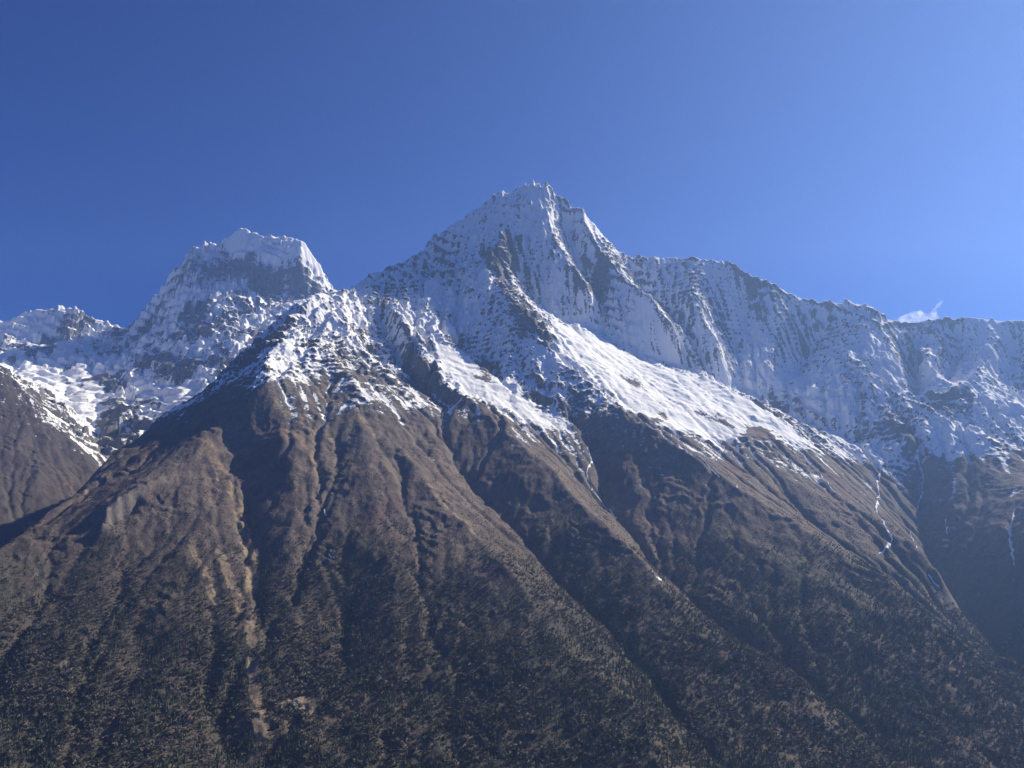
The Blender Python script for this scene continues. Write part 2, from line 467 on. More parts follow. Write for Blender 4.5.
def terrain(x, y):
    h, hi, amp = relief(x, y)
    h = h + spl_e(x, y) * (0.30 + 0.70 * hi * amp) * (1 - 0.75 * benches(x, y))
    sx, sy = x + 12 * fbm(x / 120, y / 120, 2, 15), y + 12 * fbm(x / 120, y / 120, 2, 16)
    f1, f2 = fall_noise(sx, sy, (60.0, 22.0), (102, 103), 7)
    rough = 0.35 + 0.65 * sstep(-0.35, 0.35, fbm(x / 600, y / 600, 2, 77))
    steep = amp ** 2
    h = h - steep * hi * rough * (6.0 * (np.abs(f1) - 0.75) + 3.0 * (np.abs(f2) - 0.75))
    # crags: blocky broken rock
    far_left = sstep(-1500, -2600, x + 0.25 * (y - 6500)) * sstep(5600, 6600, y)
    icy = sstep(60, -20, poly_dist(x, y, ICE)) * (y > 9000)
    rk = (1 - 0.7 * far_left) * (1 - 0.85 * icy) * hi * (0.1 + 0.9 * amp) * sstep(-0.8, 0.1, fbm(x / 420, y / 420, 3, 88))
    h = h + rk * (24 * (ridged(sx / 130 + 0.4 * sy / 130, sy / 130, 4, 255, 0.6) - 0.38) + 14 * (ridged(sx / 75, sy / 75, 4, 250, 0.6) - 0.38) + 9 * (ridged(sx / 34, sy / 34, 3, 260, 0.6) - 0.38))
    # tilted strata: slanting ribs across the steep faces
    q1, q2 = 0.78 * x + 0.62 * h, 0.62 * x - 0.78 * h
    slant = ridged(q1 / 62 + 0.5 * fbm(x / 200, y / 200, 2, 270), q2 / 240, 3, 271, 0.6) - 0.36
    h = h + steep * hi * (1 - 0.9 * icy) * 15 * slant * sstep(-0.4, 0.2, fbm(x / 500 + 5, y / 500, 3, 275))
    fine = fbm(x / 42, y / 42, 4, 300, 0.65)
    bench = benches(x, y)
    h = h + fine * (3.0 + 5.0 * hi * amp) * (1 - 0.6 * bench) + bench * 7 * fbm(x / 170, y / 170, 3, 310)
    # the crown of the main summit: thin fluted blades of ice
    crown = np.exp(-(((x - 170) / 330) ** 2 + ((y - 6230) / 230) ** 2))
    h = h + crown * 34 * (ridged((x + 0.25 * y) / 58, y / 420, 3, 940, 0.55) - 0.35)
    for px, py, a in ((525, 186, 30), (533, 183, 40), (546, 184, 36), (503, 193, 24), (515, 192, 14), (583, 209, 30), (539, 188, 16), (560, 197, 18)):
        c = at(px, py, 6290)
        h = h + 1.35 * a * np.clip(1 - np.hypot((x - c[0]) / 17, (y - c[1]) / 50), 0, 1)
    # ledges of dipping rock strata
    left = sstep(-1500, -2600, x + 0.25 * (y - 6500)) * sstep(5600, 6600, y)
    for per, dip, sd, w in ((170.0, 0.22, 430, 0.85), (110.0, 0.3, 400, 0.75), (46.0, -0.12, 420, 0.75)):
        ph = (h + dip * x + 0.15 * y) / per + 1.3 * fbm(x / 380, y / 380, 3, sd)
        st = ph - np.floor(ph)
        on = sstep(0.0, 0.45, fbm(x / 330 + 9, y / 330, 3, sd + 7) + 0.35 * left)
        if per == 170.0:
            on = (0.35 + 0.65 * on) * left * (1 - icy)
        h = h + (sstep(0.25, 0.75, st) - st) * per * w * hi * np.minimum(amp + 0.45 * left, 1.1) * on
    # small cliffs and rock steps on the brown slopes
    lo = (1 - hi) * sstep(0.05, 0.4, fbm(x / 230 + 3, y / 230, 4, 451))
    ph = (h + 0.2 * x) / 42.0 + 1.2 * fbm(x / 160, y / 160, 3, 450)
    st = ph - np.floor(ph)
    h = h + lo * ((sstep(0.35, 0.65, st) - st) * 42.0 * 0.25 + 7 * (ridged(sx / 60, sy / 60, 4, 455, 0.6) - 0.4))
    return h


def grid_mesh(us, Ys):
    U, Yg = np.meshgrid(us, Ys)
    Xg = U * Yg
    Z = terrain(Xg.ravel(), Yg.ravel()).reshape(Xg.shape)
    return Xg, Yg, Z


def make_mesh(name, X, Y, Z, keep, attrs):
    """one mesh from the kept cells of a height grid"""
    ny, nx = X.shape
    idx = np.arange(ny * nx).reshape(ny, nx)
    q = np.stack([idx[:-1, :-1], idx[:-1, 1:], idx[1:, 1:], idx[1:, :-1]], -1)[keep]
    used, inv = np.unique(q.ravel(), return_inverse=True)
    me = bpy.data.meshes.new(name)
    me.vertices.add(len(used))
    co = np.stack([X.ravel()[used], Y.ravel()[used], Z.ravel()[used]], -1).astype(np.float32)
    me.vertices.foreach_set('co', co.ravel())
    me.loops.add(len(inv)); me.loops.foreach_set('vertex_index', inv.astype(np.int32))
    n = len(q)
    me.polygons.add(n); me.polygons.foreach_set('loop_start', np.arange(0, 4 * n, 4, dtype=np.int32))
    for k, v in attrs.items():
        a = me.attributes.new(k, 'FLOAT', 'POINT')
        a.data.foreach_set('value', v.ravel()[used].astype(np.float32))
    me.update(calc_edges=True)
    o = bpy.data.objects.new(name, me)
    COL.objects.link(o)
    return o


def cover(X, Y, Z):
    """what lies on the ground: snow 0..1"""
    dzu = np.zeros_like(Z); dzv = np.zeros_like(Z)
    # true slope by differences along the two grid directions
    ex = np.gradient(X, axis=1); ez = np.gradient(Z, axis=1)
    fxx = np.gradient(X, axis=0); fy = np.gradient(Y, axis=0); fz = np.gradient(Z, axis=0)
    gx = ez / ex
    gy = (fz - gx * fxx) / fy
    slope = np.hypot(gx, gy)
    x, y = X.ravel(), Y.ravel()
    sl = snowline(x, y).reshape(X.shape)
    n1 = fbm(x / 240, y / 240, 4, 501).reshape(X.shape)
    snow = (Z - sl + 230 * n1) / 150.0
    f, fs = (q.reshape(X.shape) for q in fall_noise(x, y, (40.0, 15.0), (520, 521), 7))
    n2 = fbm(x / 420 + 31, y / 420, 4, 530, 0.6).reshape(X.shape)
    soft = Z.copy()
    for k in (1, 2, 4):
        P = np.pad(soft, k, mode='edge')
        soft = (P[:-2 * k, k:-k] + P[2 * k:, k:-k] + P[k:-k, :-2 * k] + P[k:-k, 2 * k:]) / 4
    knob = np.clip((Z - soft) / 5.0, -1.5, 1.5)         # stands proud of its surroundings
    snow = snow + 0.45 * f * np.exp(-(snow / 1.6) ** 2)       # tongues run down the gullies at the snow line
    fl = (sstep(-1500, -2600, x + 0.25 * (y - 6500)) * sstep(5600, 6600, y)).reshape(X.shape)
    snow = np.minimum(snow, 3.4) - (0.65 - 0.35 * fl) * knob + 0.2 * f + 0.2 * fs + (1.8 + 1.2 * fl) * n2
    return slope, snow


# ------------------------------------------------------------------ materials
def mat(name):
    m = bpy.data.materials.new(name); m.use_nodes = True
    nt = m.node_tree
    b = nt.nodes['Principled BSDF']
    b.inputs['Roughness'].default_value = 0.9
    b.inputs['Specular IOR Level'].default_value = 0.1
    return m, nt, b


def N(nt, t, **kw):
    n = nt.nodes.new(t)
    for k, v in kw.items():
        setattr(n, k, v)
    return n


def math_(nt, op, a, b=None, c=None, clamp=False):
    n = N(nt, 'ShaderNodeMath', operation=op, use_clamp=clamp)
    for i, v in enumerate((a, b, c)):
        if v is None:
            continue
        if isinstance(v, (int, float)):
            n.inputs[i].default_value = v
        else:
            nt.links.new(v, n.inputs[i])
    return n.outputs[0]


def noise_(nt, vec, scale, detail=4, rough=0.55):
    n = N(nt, 'ShaderNodeTexNoise')
    n.inputs['Scale'].default_value = scale; n.inputs['Detail'].default_value = detail; n.inputs['Roughness'].default_value = rough
    nt.links.new(vec, n.inputs['Vector'])
    return n.outputs['Fac']


def ramp_(nt, fac, stops):
    r = N(nt, 'ShaderNodeValToRGB')
    el = r.color_ramp.elements
    el[0].position, el[0].color = stops[0][0], (*stops[0][1], 1)
    el[1].position, el[1].color = stops[-1][0], (*stops[-1][1], 1)
    for p, c in stops[1:-1]:
        e = el.new(p); e.color = (*c, 1)
    nt.links.new(fac, r.inputs[0])
    return r.outputs[0]


def mix_(nt, fac, a, b):
    m = N(nt, 'ShaderNodeMix', data_type='RGBA')
    nt.links.new(fac, m.inputs[0]) if not isinstance(fac, (int, float)) else setattr(m.inputs[0], 'default_value', fac)
    for s, v in ((6, a), (7, b)):
        if isinstance(v, tuple):
            m.inputs[s].default_value = (*v, 1)
        else:
            nt.links.new(v, m.inputs[s])
    return m.outputs[2]


def smooth_(nt, v, a, b):
    n = N(nt, 'ShaderNodeMapRange', interpolation_type='SMOOTHSTEP')
    n.inputs[1].default_value = a; n.inputs[2].default_value = b
    nt.links.new(v, n.inputs[0])
    return n.outputs[0]


def mountain_material(name='mountain ground', shade=1.0):
    m, nt, b = mat(name)
    pos = N(nt, 'ShaderNodeNewGeometry').outputs['Position']
    A = lambda k: N(nt, 'ShaderNodeAttribute', attribute_name=k).outputs['Fac']
    snow, slope, bare, green = A('snow'), A('slope'), A('bare'), A('green')
    n_x = noise_(nt, pos, 1 / 9.0, 3, 0.7)
    n_f = noise_(nt, pos, 1 / 16.0, 6, 0.65)
    n_m = noise_(nt, pos, 1 / 75.0, 5, 0.6)
    n_c = noise_(nt, pos, 1 / 330.0, 5, 0.6)
    rock = ramp_(nt, n_f, [(0.30, (0.075, 0.072, 0.072)), (0.48, (0.135, 0.128, 0.124)), (0.72, (0.24, 0.225, 0.21))])
    grass = ramp_(nt, n_m, [(0.28, (0.086, 0.072, 0.064)), (0.5, (0.148, 0.117, 0.101)), (0.75, (0.222, 0.180, 0.145))])
    red = mix_(nt, smooth_(nt, n_c, 0.5, 0.66), grass, (0.122, 0.086, 0.082))
    # low shrubs: dark dots, thicker lower down
    shrub_col = ramp_(nt, n_c, [(0.35, (0.072, 0.068, 0.054)), (0.6, (0.102, 0.081, 0.068))])
    dots = math_(nt, 'ADD', n_x, math_(nt, 'MULTIPLY', math_(nt, 'SUBTRACT', n_m, 0.5), 0.9))
    dots = math_(nt, 'ADD', dots, math_(nt, 'MULTIPLY', math_(nt, 'SUBTRACT', green, 0.42), 0.58))
    low = mix_(nt, smooth_(nt, dots, 0.45, 0.54), red, shrub_col)
    low = mix_(nt, math_(nt, 'MULTIPLY', smooth_(nt, math_(nt, 'ADD', slope, math_(nt, 'MULTIPLY', n_f, 0.8)), 1.6, 2.2), 0.6), low, rock)
    soil = ramp_(nt, n_f, [(0.3, (0.16, 0.118, 0.08)), (0.55, (0.27, 0.205, 0.14)), (0.75, (0.36, 0.285, 0.2))])
    bm = smooth_(nt, math_(nt, 'ADD', bare, math_(nt, 'MULTIPLY', math_(nt, 'SUBTRACT', n_f, 0.5), 1.4)), 0.4, 0.75)
    low = mix_(nt, bm, low, soil)
    ground = mix_(nt, smooth_(nt, math_(nt, 'ADD', snow, n_m), -1.1, 0.6), low, rock)
    # snow clings to the gentler and the higher ground, and lets the steep rock show
    shed = math_(nt, 'MULTIPLY', smooth_(nt, slope, 0.7, 2.2), 2.9)
    s = math_(nt, 'ADD', snow, math_(nt, 'MULTIPLY', math_(nt, 'SUBTRACT', n_f, 0.5), 3.6))
    s = math_(nt, 'ADD', s, math_(nt, 'MULTIPLY', math_(nt, 'SUBTRACT', n_x, 0.5), 2.4))
    s = math_(nt, 'ADD', s, math_(nt, 'MULTIPLY', math_(nt, 'SUBTRACT', n_m, 0.5), 1.6))
    s = math_(nt, 'SUBTRACT', s, shed)
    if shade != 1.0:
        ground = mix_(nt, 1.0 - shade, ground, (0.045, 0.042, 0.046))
    smask = smooth_(nt, s, -0.12, 0.2)
    col = mix_(nt, smask, ground, (0.88, 0.875, 0.87))
    nt.links.new(col, b.inputs['Base Color'])
    bump = N(nt, 'ShaderNodeBump')
    bump.inputs['Strength'].default_value = 0.8
    bump.inputs['Distance'].default_value = 3.0
    hgt = math_(nt, 'ADD', n_f, math_(nt, 'MULTIPLY', n_x, 0.8))
    hgt = math_(nt, 'MULTIPLY', hgt, math_(nt, 'SUBTRACT', 1.0, math_(nt, 'MULTIPLY', smask, 0.4)))
    nt.links.new(hgt, bump.inputs['Height'])
    nt.links.new(bump.outputs[0], b.inputs['Normal'])
    return m


MAT_MOUNTAIN = mountain_material()
MAT_HILL = mountain_material('dimmed hill ground', 0.45)  # darkened copy, stands in for the dim, hazy light on the left spur

# ------------------------------------------------------------------ the mountains
DU = 0.0011
us = np.arange(-0.86, 0.8601, DU)
Ys = np.concatenate([np.arange(1650, 4600, 6.0), np.arange(4600, 6500, 4.0), np.arange(6500, 7200, 20.0)])
GX1, GY1, GZ1 = grid_mesh(us, Ys)
us2 = np.arange(-0.95, 0.02, DU)
Ys2 = np.arange(5880, 11000, 9.0)
GX2, GY2, GZ2 = grid_mesh(us2, Ys2)


def on_ground(px, py, far=False):
    """where a sighting meets the ground"""
    U, YY, ZZ = (us2, Ys2, GZ2) if far else (us, Ys, GZ1)
    ux, uy, uz = at(px, py, 1.0)
    k = int(np.clip(round((ux - U[0]) / DU), 0, len(U) - 1))
    hit = np.nonzero(ZZ[:, k] >= YY * uz)[0]
    j = int(hit[0]) if len(hit) else len(YY) - 1
    return (U[k] * YY[j], YY[j], ZZ[j, k])


def line_dist(x, y, P):
    d = np.full(x.shape, 1e9)
    for a, b in zip(P[:-1], P[1:]):
        ex, ey = b[0] - a[0], b[1] - a[1]
        t = np.clip(((x - a[0]) * ex + (y - a[1]) * ey) / (ex * ex + ey * ey + 1e-9), 0, 1)
        d = np.minimum(d, np.hypot(x - a[0] - t * ex, y - a[1] - t * ey))
    return d


SCARS_AND_CREST_LIGHT = [  # bare pale earth, plus faint light painted on one spur crest: (sightings, half width in metres)
    ([(205, 440), (222, 470), (236, 500), (246, 540), (253, 575), (251, 592)], 18),
    ([(215, 550), (235, 590), (248, 620), (253, 660), (257, 700), (262, 740)], 14),
    ([(190, 545), (205, 575), (218, 605)], 10), ([(203, 450), (215, 462), (222, 480)], 14),
    ([(290, 432), (308, 447), (322, 478)], 13), ([(425, 480), (440, 500), (475, 535)], 9),  # second strip paints the faint light along a spur crest
    ([(285, 705), (305, 700), (312, 715)], 12), ([(60, 660), (68, 672)], 9),
    ([(60, 490), (72, 478), (88, 500)], 10), ([(268, 400), (300, 420), (330, 440)], 16), ([(300, 385), (340, 400), (380, 440)], 12)]
DRIFTS = [
    ([(905, 440), (950, 418), (1000, 394), (1040, 388), (1040, 455), (960, 458)], 1.2, 0),
    ([(385, 300), (440, 286), (480, 300), (470, 335), (430, 342), (400, 330)], 1.0, 0),
    ([(770, 372), (860, 396), (908, 444), (885, 464), (820, 442), (785, 412)], 1.5, 0),
    ([(618, 372), (640, 380), (656, 393), (640, 391)], -3.2, 0), ([(680, 404), (720, 414), (738, 429), (700, 419)], -3.0, 0), ([(585, 348), (600, 358), (612, 379), (595, 369)], -3.0, 0),
    ([(745, 424), (775, 431), (772, 440), (748, 437)], -3.0, 0), ([(470, 358), (490, 367), (503, 386), (482, 379)], -3.0, 0), ([(650, 410), (672, 417), (668, 424), (650, 420)], -2.5, 0),
  # more or less snow than the height alone gives: (sightings, change, far mountain?)
    ([(551, 320), (590, 328), (612, 348), (700, 377), (760, 420), (808, 437), (822, 452), (760, 444), (700, 438), (650, 422), (600, 395), (560, 360)], 1.5, 0),
    ([(440, 345), (470, 352), (510, 380), (560, 412), (598, 434), (560, 425), (500, 402), (455, 386), (430, 360)], 1.1, 0),
    ([(800, 440), (860, 445), (905, 450), (918, 466), (880, 462), (830, 455)], 1.2, 0),
    ([(905, 446), (950, 422), (1000, 398), (1030, 392), (1030, 446), (960, 452)], 1.8, 0),
    ([(555, 292), (598, 270), (625, 262), (612, 285), (575, 312)], -1.3, 0), ([(480, 250), (508, 235), (520, 270), (500, 290)], -1.2, 0),
    ([(676, 340), (712, 356), (722, 376), (690, 368)], -1.6, 0), ([(730, 262), (775, 284), (790, 296), (760, 290), (735, 274)], -1.6, 0),
    ([(225, 385), (270, 340), (330, 318), (345, 365), (300, 380), (265, 383), (240, 392)], 0.9, 0), ([(278, 322), (292, 312), (296, 325), (284, 350), (270, 370), (268, 350)], -1.6, 0), ([(375, 285), (398, 312), (420, 352), (440, 385), (425, 378), (395, 330)], -1.7, 0), ([(484, 248), (500, 262), (530, 308), (560, 350), (552, 354), (520, 320), (494, 286)], -2.2, 0), ([(520, 240), (500, 225), (505, 245), (515, 262)], -1.5, 0),
    ([(510, 300), (524, 314), (555, 345), (545, 350), (520, 330)], -1.0, 0),
    ([(15, 365), (60, 345), (130, 360), (200, 380), (170, 410), (110, 440), (95, 465), (60, 420), (30, 395)], 0.9, 1), ([(62, 380), (115, 374), (128, 384), (100, 392), (70, 390)], -3.0, 1), ([(155, 352), (197, 364), (185, 388), (158, 376)], -2.4, 1), ([(98, 396), (122, 400), (118, 442), (104, 442)], -2.8, 1), ([(18, 343), (52, 336), (57, 349), (25, 356)], -2.4, 1), ([(135, 396), (172, 400), (160, 408), (130, 404)], -2.4, 1),
    ([(222, 262), (285, 268), (322, 285), (336, 296), (300, 302), (240, 285)], -1.9, 1), ([(185, 302), (205, 300), (215, 330), (190, 345), (165, 340)], -1.5, 1),
    ([(222, 240), (245, 228), (300, 238), (322, 276), (290, 262), (240, 256)], 3.0, 1)]


def cover_all(X, Y, Z, far):
    slope, snow = cover(X, Y, Z)
    x, y = X.ravel(), Y.ravel()
    jx = x + 65 * fbm(x / 110, y / 110, 4, 601); jy = y + 65 * fbm(x / 110, y / 110, 4, 602)
    for P, dv, f in DRIFTS:
        if f != far:
            continue
        P = [on_ground(*p, far=bool(far)) for p in P]
        snow += dv * sstep(45, -45, poly_dist(jx, jy, P)).reshape(X.shape)
    snow = np.minimum(snow, 4.0)
    bare = np.zeros(X.shape)
    if not far:
        for P, w in SCARS_AND_CREST_LIGHT:
            P = np.array([on_ground(*p) for p in P])
            lo, hi = P.min(0) - 80, P.max(0) + 80
            sel = (X > lo[0]) & (X < hi[0]) & (Y > lo[1]) & (Y < hi[1])
            xs, ys = X[sel], Y[sel]
            d = line_dist(xs + 9 * noise(xs / 30, ys / 30, 611), ys + 9 * noise(xs / 30, ys / 30, 612), P)
            bare[sel] = np.maximum(bare[sel], sstep(w * 2.1, w * 0.5, d))
    bare *= sstep(-0.6, 0.1, fbm(x / 45, y / 45, 4, 631).reshape(X.shape))
    green = sstep(220, -480, Z + 170 * fbm(x / 400, y / 400, 3, 621).reshape(X.shape))
    return {'snow': snow, 'slope': slope, 'bare': bare, 'green': green}


LV = np.array([at(*p)[:2] for p in ((150, 440, 6200), (100, 480, 5650), (60, 520, 5000), (40, 545, 4700), (-40, 620, 3900), (-150, 720, 3000))])[::-1]
lvY = np.concatenate([[1000], LV[:5, 1], [6150, 6380, 11000]])
lvX = np.concatenate([[-9000], LV[:5, 0], [-2650, -1300, -1000]])


def region(X, Y):
    left = X < np.interp(Y, lvY, lvX)
    near_ = left & (Y < np.interp(X, [-8000, -4300, -3000, -2700], [7600, 6600, 6050, 5900]))
    return np.where(near_, 1, np.where(left, 2, 0))[:-1, :-1]


R1 = region(GX1, GY1)
at1 = cover_all(GX1, GY1, GZ1, 0)
at2 = cover_all(GX2, GY2, GZ2, 1)
for nm, g, keep, at_, lab in (
        ('mountain', (GX1, GY1, GZ1), R1 == 0, at1, 'great mountain with a jagged white summit above a brown ribbed front'),
        ('hill', (GX1, GY1, GZ1), R1 == 1, at1, 'dark brown spur at the left edge in front of the ice capped mountain'),
        ('mountain', (GX2, GY2, GZ2), region(GX2, GY2) == 2, at2, 'farther snowy mountain at left with a flat cap of ice on its top')):
    o = make_mesh(nm, *g, keep, at_)
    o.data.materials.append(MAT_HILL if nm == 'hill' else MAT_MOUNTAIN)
    o['kind'] = 'structure'
    o['label'] = lab

# the valley between the camera's hillside and the mountain, and the plain ground all round
vx, vy = np.meshgrid(np.arange(-7000, 7001, 60.0), np.arange(-380, 1720, 60.0))
vz = spl(BASE, vx.ravel(), vy.ravel()).reshape(vx.shape) - 3.0 + 6 * sstep(80, 400, np.hypot(vx, vy)) * fbm(vx.ravel() / 200, vy.ravel() / 200, 4, 700).reshape(vx.shape) - 2
o = make_mesh('ground', vx, vy, vz, np.ones((vx.shape[0] - 1, vx.shape[1] - 1), bool),
              {'snow': np.full(vx.shape, -4.0), 'slope': np.full(vx.shape, 0.4), 'bare': np.zeros(vx.shape), 'green': np.full(vx.shape, 0.8)})
o.data.materials.append(MAT_MOUNTAIN); o['kind'] = 'structure'
gx, gy = np.meshgrid(np.linspace(-40000, 40000, 81), np.linspace(-40000, 60000, 101))
gz = np.full(gx.shape, -1000.0)
o = make_mesh('terrain', gx, gy, gz, np.ones((100, 80), bool),
              {'snow': np.full(gx.shape, -4.0), 'slope': np.full(gx.shape, 0.4), 'bare': np.zeros(gx.shape), 'green': np.full(gx.shape, 0.8)})
o.data.materials.append(MAT_MOUNTAIN); o['kind'] = 'structure'


# ------------------------------------------------------------------ forest and scrub of the lower slopes
def ground_z(x, y):
    """height of the built ground at plan points"""
    fu = np.clip((x / y - us[0]) / DU, 0, len(us) - 1.001)
    fj = np.clip(np.interp(y, Ys, np.arange(len(Ys))), 0, len(Ys) - 1.001)
    i, j = fu.astype(int), fj.astype(int)
    a, b = fu - i, fj - j
    g = lambda A: (A[j, i] * (1 - a) + A[j, i + 1] * a) * (1 - b) + (A[j + 1, i] * (1 - a) + A[j + 1, i + 1] * a) * b
    return g(GZ1), g(at1['bare']), g(at1['slope']), g(at1['snow'])


def tree_protos(rng):
    """small crowns of leaf clumps: conifers, round scrub, thin bare birches"""
    P = []
    for k in range(5):                         # conifer: whorls of drooping boughs round a spire
        V, F = [], []
        for lv in range(4):
            z0 = 0.08 + 0.22 * lv; r = 0.27 * (1 - 0.22 * lv)
            for q in range(4):
                a = q * 1.571 + lv * 0.9 + rng.uniform(-.4, .4); rr = r * rng.uniform(.6, 1.25)
                n = len(V)
                V += [(0, 0, z0 + 0.34), (math.cos(a - .65) * rr, math.sin(a - .65) * rr, z0 + rng.uniform(-.05, .05)),
                      (math.cos(a + .65) * rr, math.sin(a + .65) * rr, z0 + rng.uniform(-.05, .05))]
                F.append((n, n + 1, n + 2))
        P.append((np.array(V), np.array(F)))
    for k in range(6):                         # scrub and birch crowns: leaf clumps through an uneven volume
        V, F = [], []
        for q in range(16):
            d = rng.normal(size=3); d /= np.linalg.norm(d)
            c = d * rng.uniform(.15, .42, 1) * np.array([1, 1, .95]) + np.array([0, 0, .46])
            e1, e2 = rng.normal(size=3) * .15, rng.normal(size=3) * .15
            n = len(V)
            V += [tuple(c + e1), tuple(c + e2), tuple(c - e1 - e2 * .6)]
            F.append((n, n + 1, n + 2))
        P.append((np.array(V), np.array(F)))
    return P


def foliage_material():
    m, nt, b = mat('foliage')
    at_ = N(nt, 'ShaderNodeAttribute', attribute_name='tint')
    nt.links.new(at_.outputs['Color'], b.inputs['Base Color'])
    return m


def scatter(name, step, ymax, seed, size, dens, tints, label):
    rng = np.random.default_rng(seed)
    xs = np.arange(-2600, 2800, step); ys = np.arange(1700, ymax, step)
    x, y = np.meshgrid(xs, ys)
    x = (x + rng.uniform(-.6, .6, x.shape) * step).ravel(); y = (y + rng.uniform(-.6, .6, y.shape) * step).ravel()
    ok = np.abs(x) < 0.8 * y
    x, y = x[ok], y[ok]
    z, bare, slope, snow = ground_z(x, y)
    p = dens(x, y, z) * (1 - sstep(0.15, 0.6, bare)) * sstep(1.9, 1.2, slope)
    ok = rng.uniform(size=len(x)) < p
    x, y, z = x[ok], y[ok], z[ok]
    P = tree_protos(rng)
    con = fbm(x / 260, y / 260, 3, seed + 3) + rng.normal(0, .22, len(x))
    kind = np.where(con > 0.12, rng.integers(0, 5, len(x)), rng.integers(5, 11, len(x)))
    sz = size(x, y, z, rng)
    ang = rng.uniform(0, 6.283, len(x))
    ca, sa = np.cos(ang), np.sin(ang)
    co, fc, tn = [], [], []
    base = 0
    for k in range(11):
        m = np.nonzero(kind == k)[0]
        if not len(m):
            continue
        V, F = P[k]
        hgt = sz[m][:, None] * (1.25 if k < 5 else 0.85); wid = sz[m][:, None] * (0.85 if k < 5 else 1.0)
        X = (V[:, 0] * ca[m][:, None] - V[:, 1] * sa[m][:, None]) * wid + x[m][:, None]
        Y = (V[:, 0] * sa[m][:, None] + V[:, 1] * ca[m][:, None]) * wid + y[m][:, None]
        Z = V[:, 2] * hgt + z[m][:, None] - 0.4
        co.append(np.stack([X, Y, Z], -1).reshape(-1, 3))
        fc.append((F[None] + (base + np.arange(len(m)) * len(V))[:, None, None]).reshape(-1, 3))
        base += len(m) * len(V)
        c = tints(k, x[m], y[m], z[m], rng)
        tn.append(np.repeat(c, len(V), 0))
    co = np.concatenate(co).astype(np.float32); fc = np.concatenate(fc).astype(np.int32); tn = np.concatenate(tn)
    me = bpy.data.meshes.new(name)
    me.vertices.add(len(co)); me.vertices.foreach_set('co', co.ravel())
    me.loops.add(fc.size); me.loops.foreach_set('vertex_index', fc.ravel())
    me.polygons.add(len(fc)); me.polygons.foreach_set('loop_start', np.arange(0, fc.size, 3, dtype=np.int32))
    a = me.attributes.new('tint', 'FLOAT_COLOR', 'POINT')
    a.data.foreach_set('color', np.concatenate([tn, np.ones((len(tn), 1))], 1).astype(np.float32).ravel())
    me.update(calc_edges=True)
    o = bpy.data.objects.new(name, me); COL.objects.link(o)
    me.materials.append(MAT_FOLIAGE)
    o['kind'] = 'stuff'; o['label'] = label
    return o


MAT_FOLIAGE = foliage_material()


def wood_density(x, y, z):
    n = fbm(x / 330, y / 330, 4, 801)
    return sstep(0, -360, z + 190 * n) * (0.35 + 0.65 * sstep(-0.35, 0.2, fbm(x / 90, y / 90, 3, 802)))


def wood_tint(k, x, y, z, rng):
    n = len(x)
    v = rng.uniform(0.72, 1.25, (n, 1))
    if k < 5:
        return np.array([[0.088, 0.102, 0.072]]) * v
    w = rng.uniform(size=(n, 1)) + 0.9 * fbm(x / 150, y / 150, 2, 811)[:, None]
    c = np.where(w > 0.95, np.array([[0.19, 0.16, 0.145]]), np.where(w > 0.45, np.array([[0.14, 0.125, 0.105]]), np.array([[0.100, 0.108, 0.076]])))
    return c * v


scatter('forest', 9.5, 3700, 21, lambda x, y, z, r: r.uniform(6.0, 12.0, len(x)) ** 1.15 * (0.75 + 0.35 * sstep(-150, -550, z)),
        wood_density, wood_tint, 'dark mixed forest covering the lowest slopes of the mountain')


def scrub_density(x, y, z):
    n = fbm(x / 260, y / 260, 4, 831)
    return 0.6 * sstep(520, -120, z + 220 * n) * sstep(-0.3, 0.3, fbm(x / 60, y / 60, 3, 832))


scatter('bushes', 7.5, 4300, 31, lambda x, y, z, r: r.uniform(2.8, 6.5, len(x)), scrub_density,
        lambda k, x, y, z, r: np.array([[0.085, 0.080, 0.058]]) * r.uniform(0.6, 1.5, (len(x), 1)) + np.array([[0.03, 0.012, 0.006]]) * (r.uniform(size=(len(x), 1)) > 0.7),
        'low dark scrub dotting the brown slope above the forest')

# ------------------------------------------------------------------ frozen streams and snow patches below the snow line
def ice_material():
    m, nt, b = mat('ice and old snow')
    pos = N(nt, 'ShaderNodeNewGeometry').outputs['Position']
    nt.links.new(ramp_(nt, noise_(nt, pos, 1 / 6.0, 4, 0.6), [(0.3, (0.62, 0.65, 0.70)), (0.6, (0.86, 0.87, 0.89))]), b.inputs['Base Color'])
    b.inputs['Roughness'].default_value = 0.6
    return m


MAT_ICE = ice_material()


def lattice_z(x, y):
    return ground_z(np.array([x]), np.array([y]))[0][0]


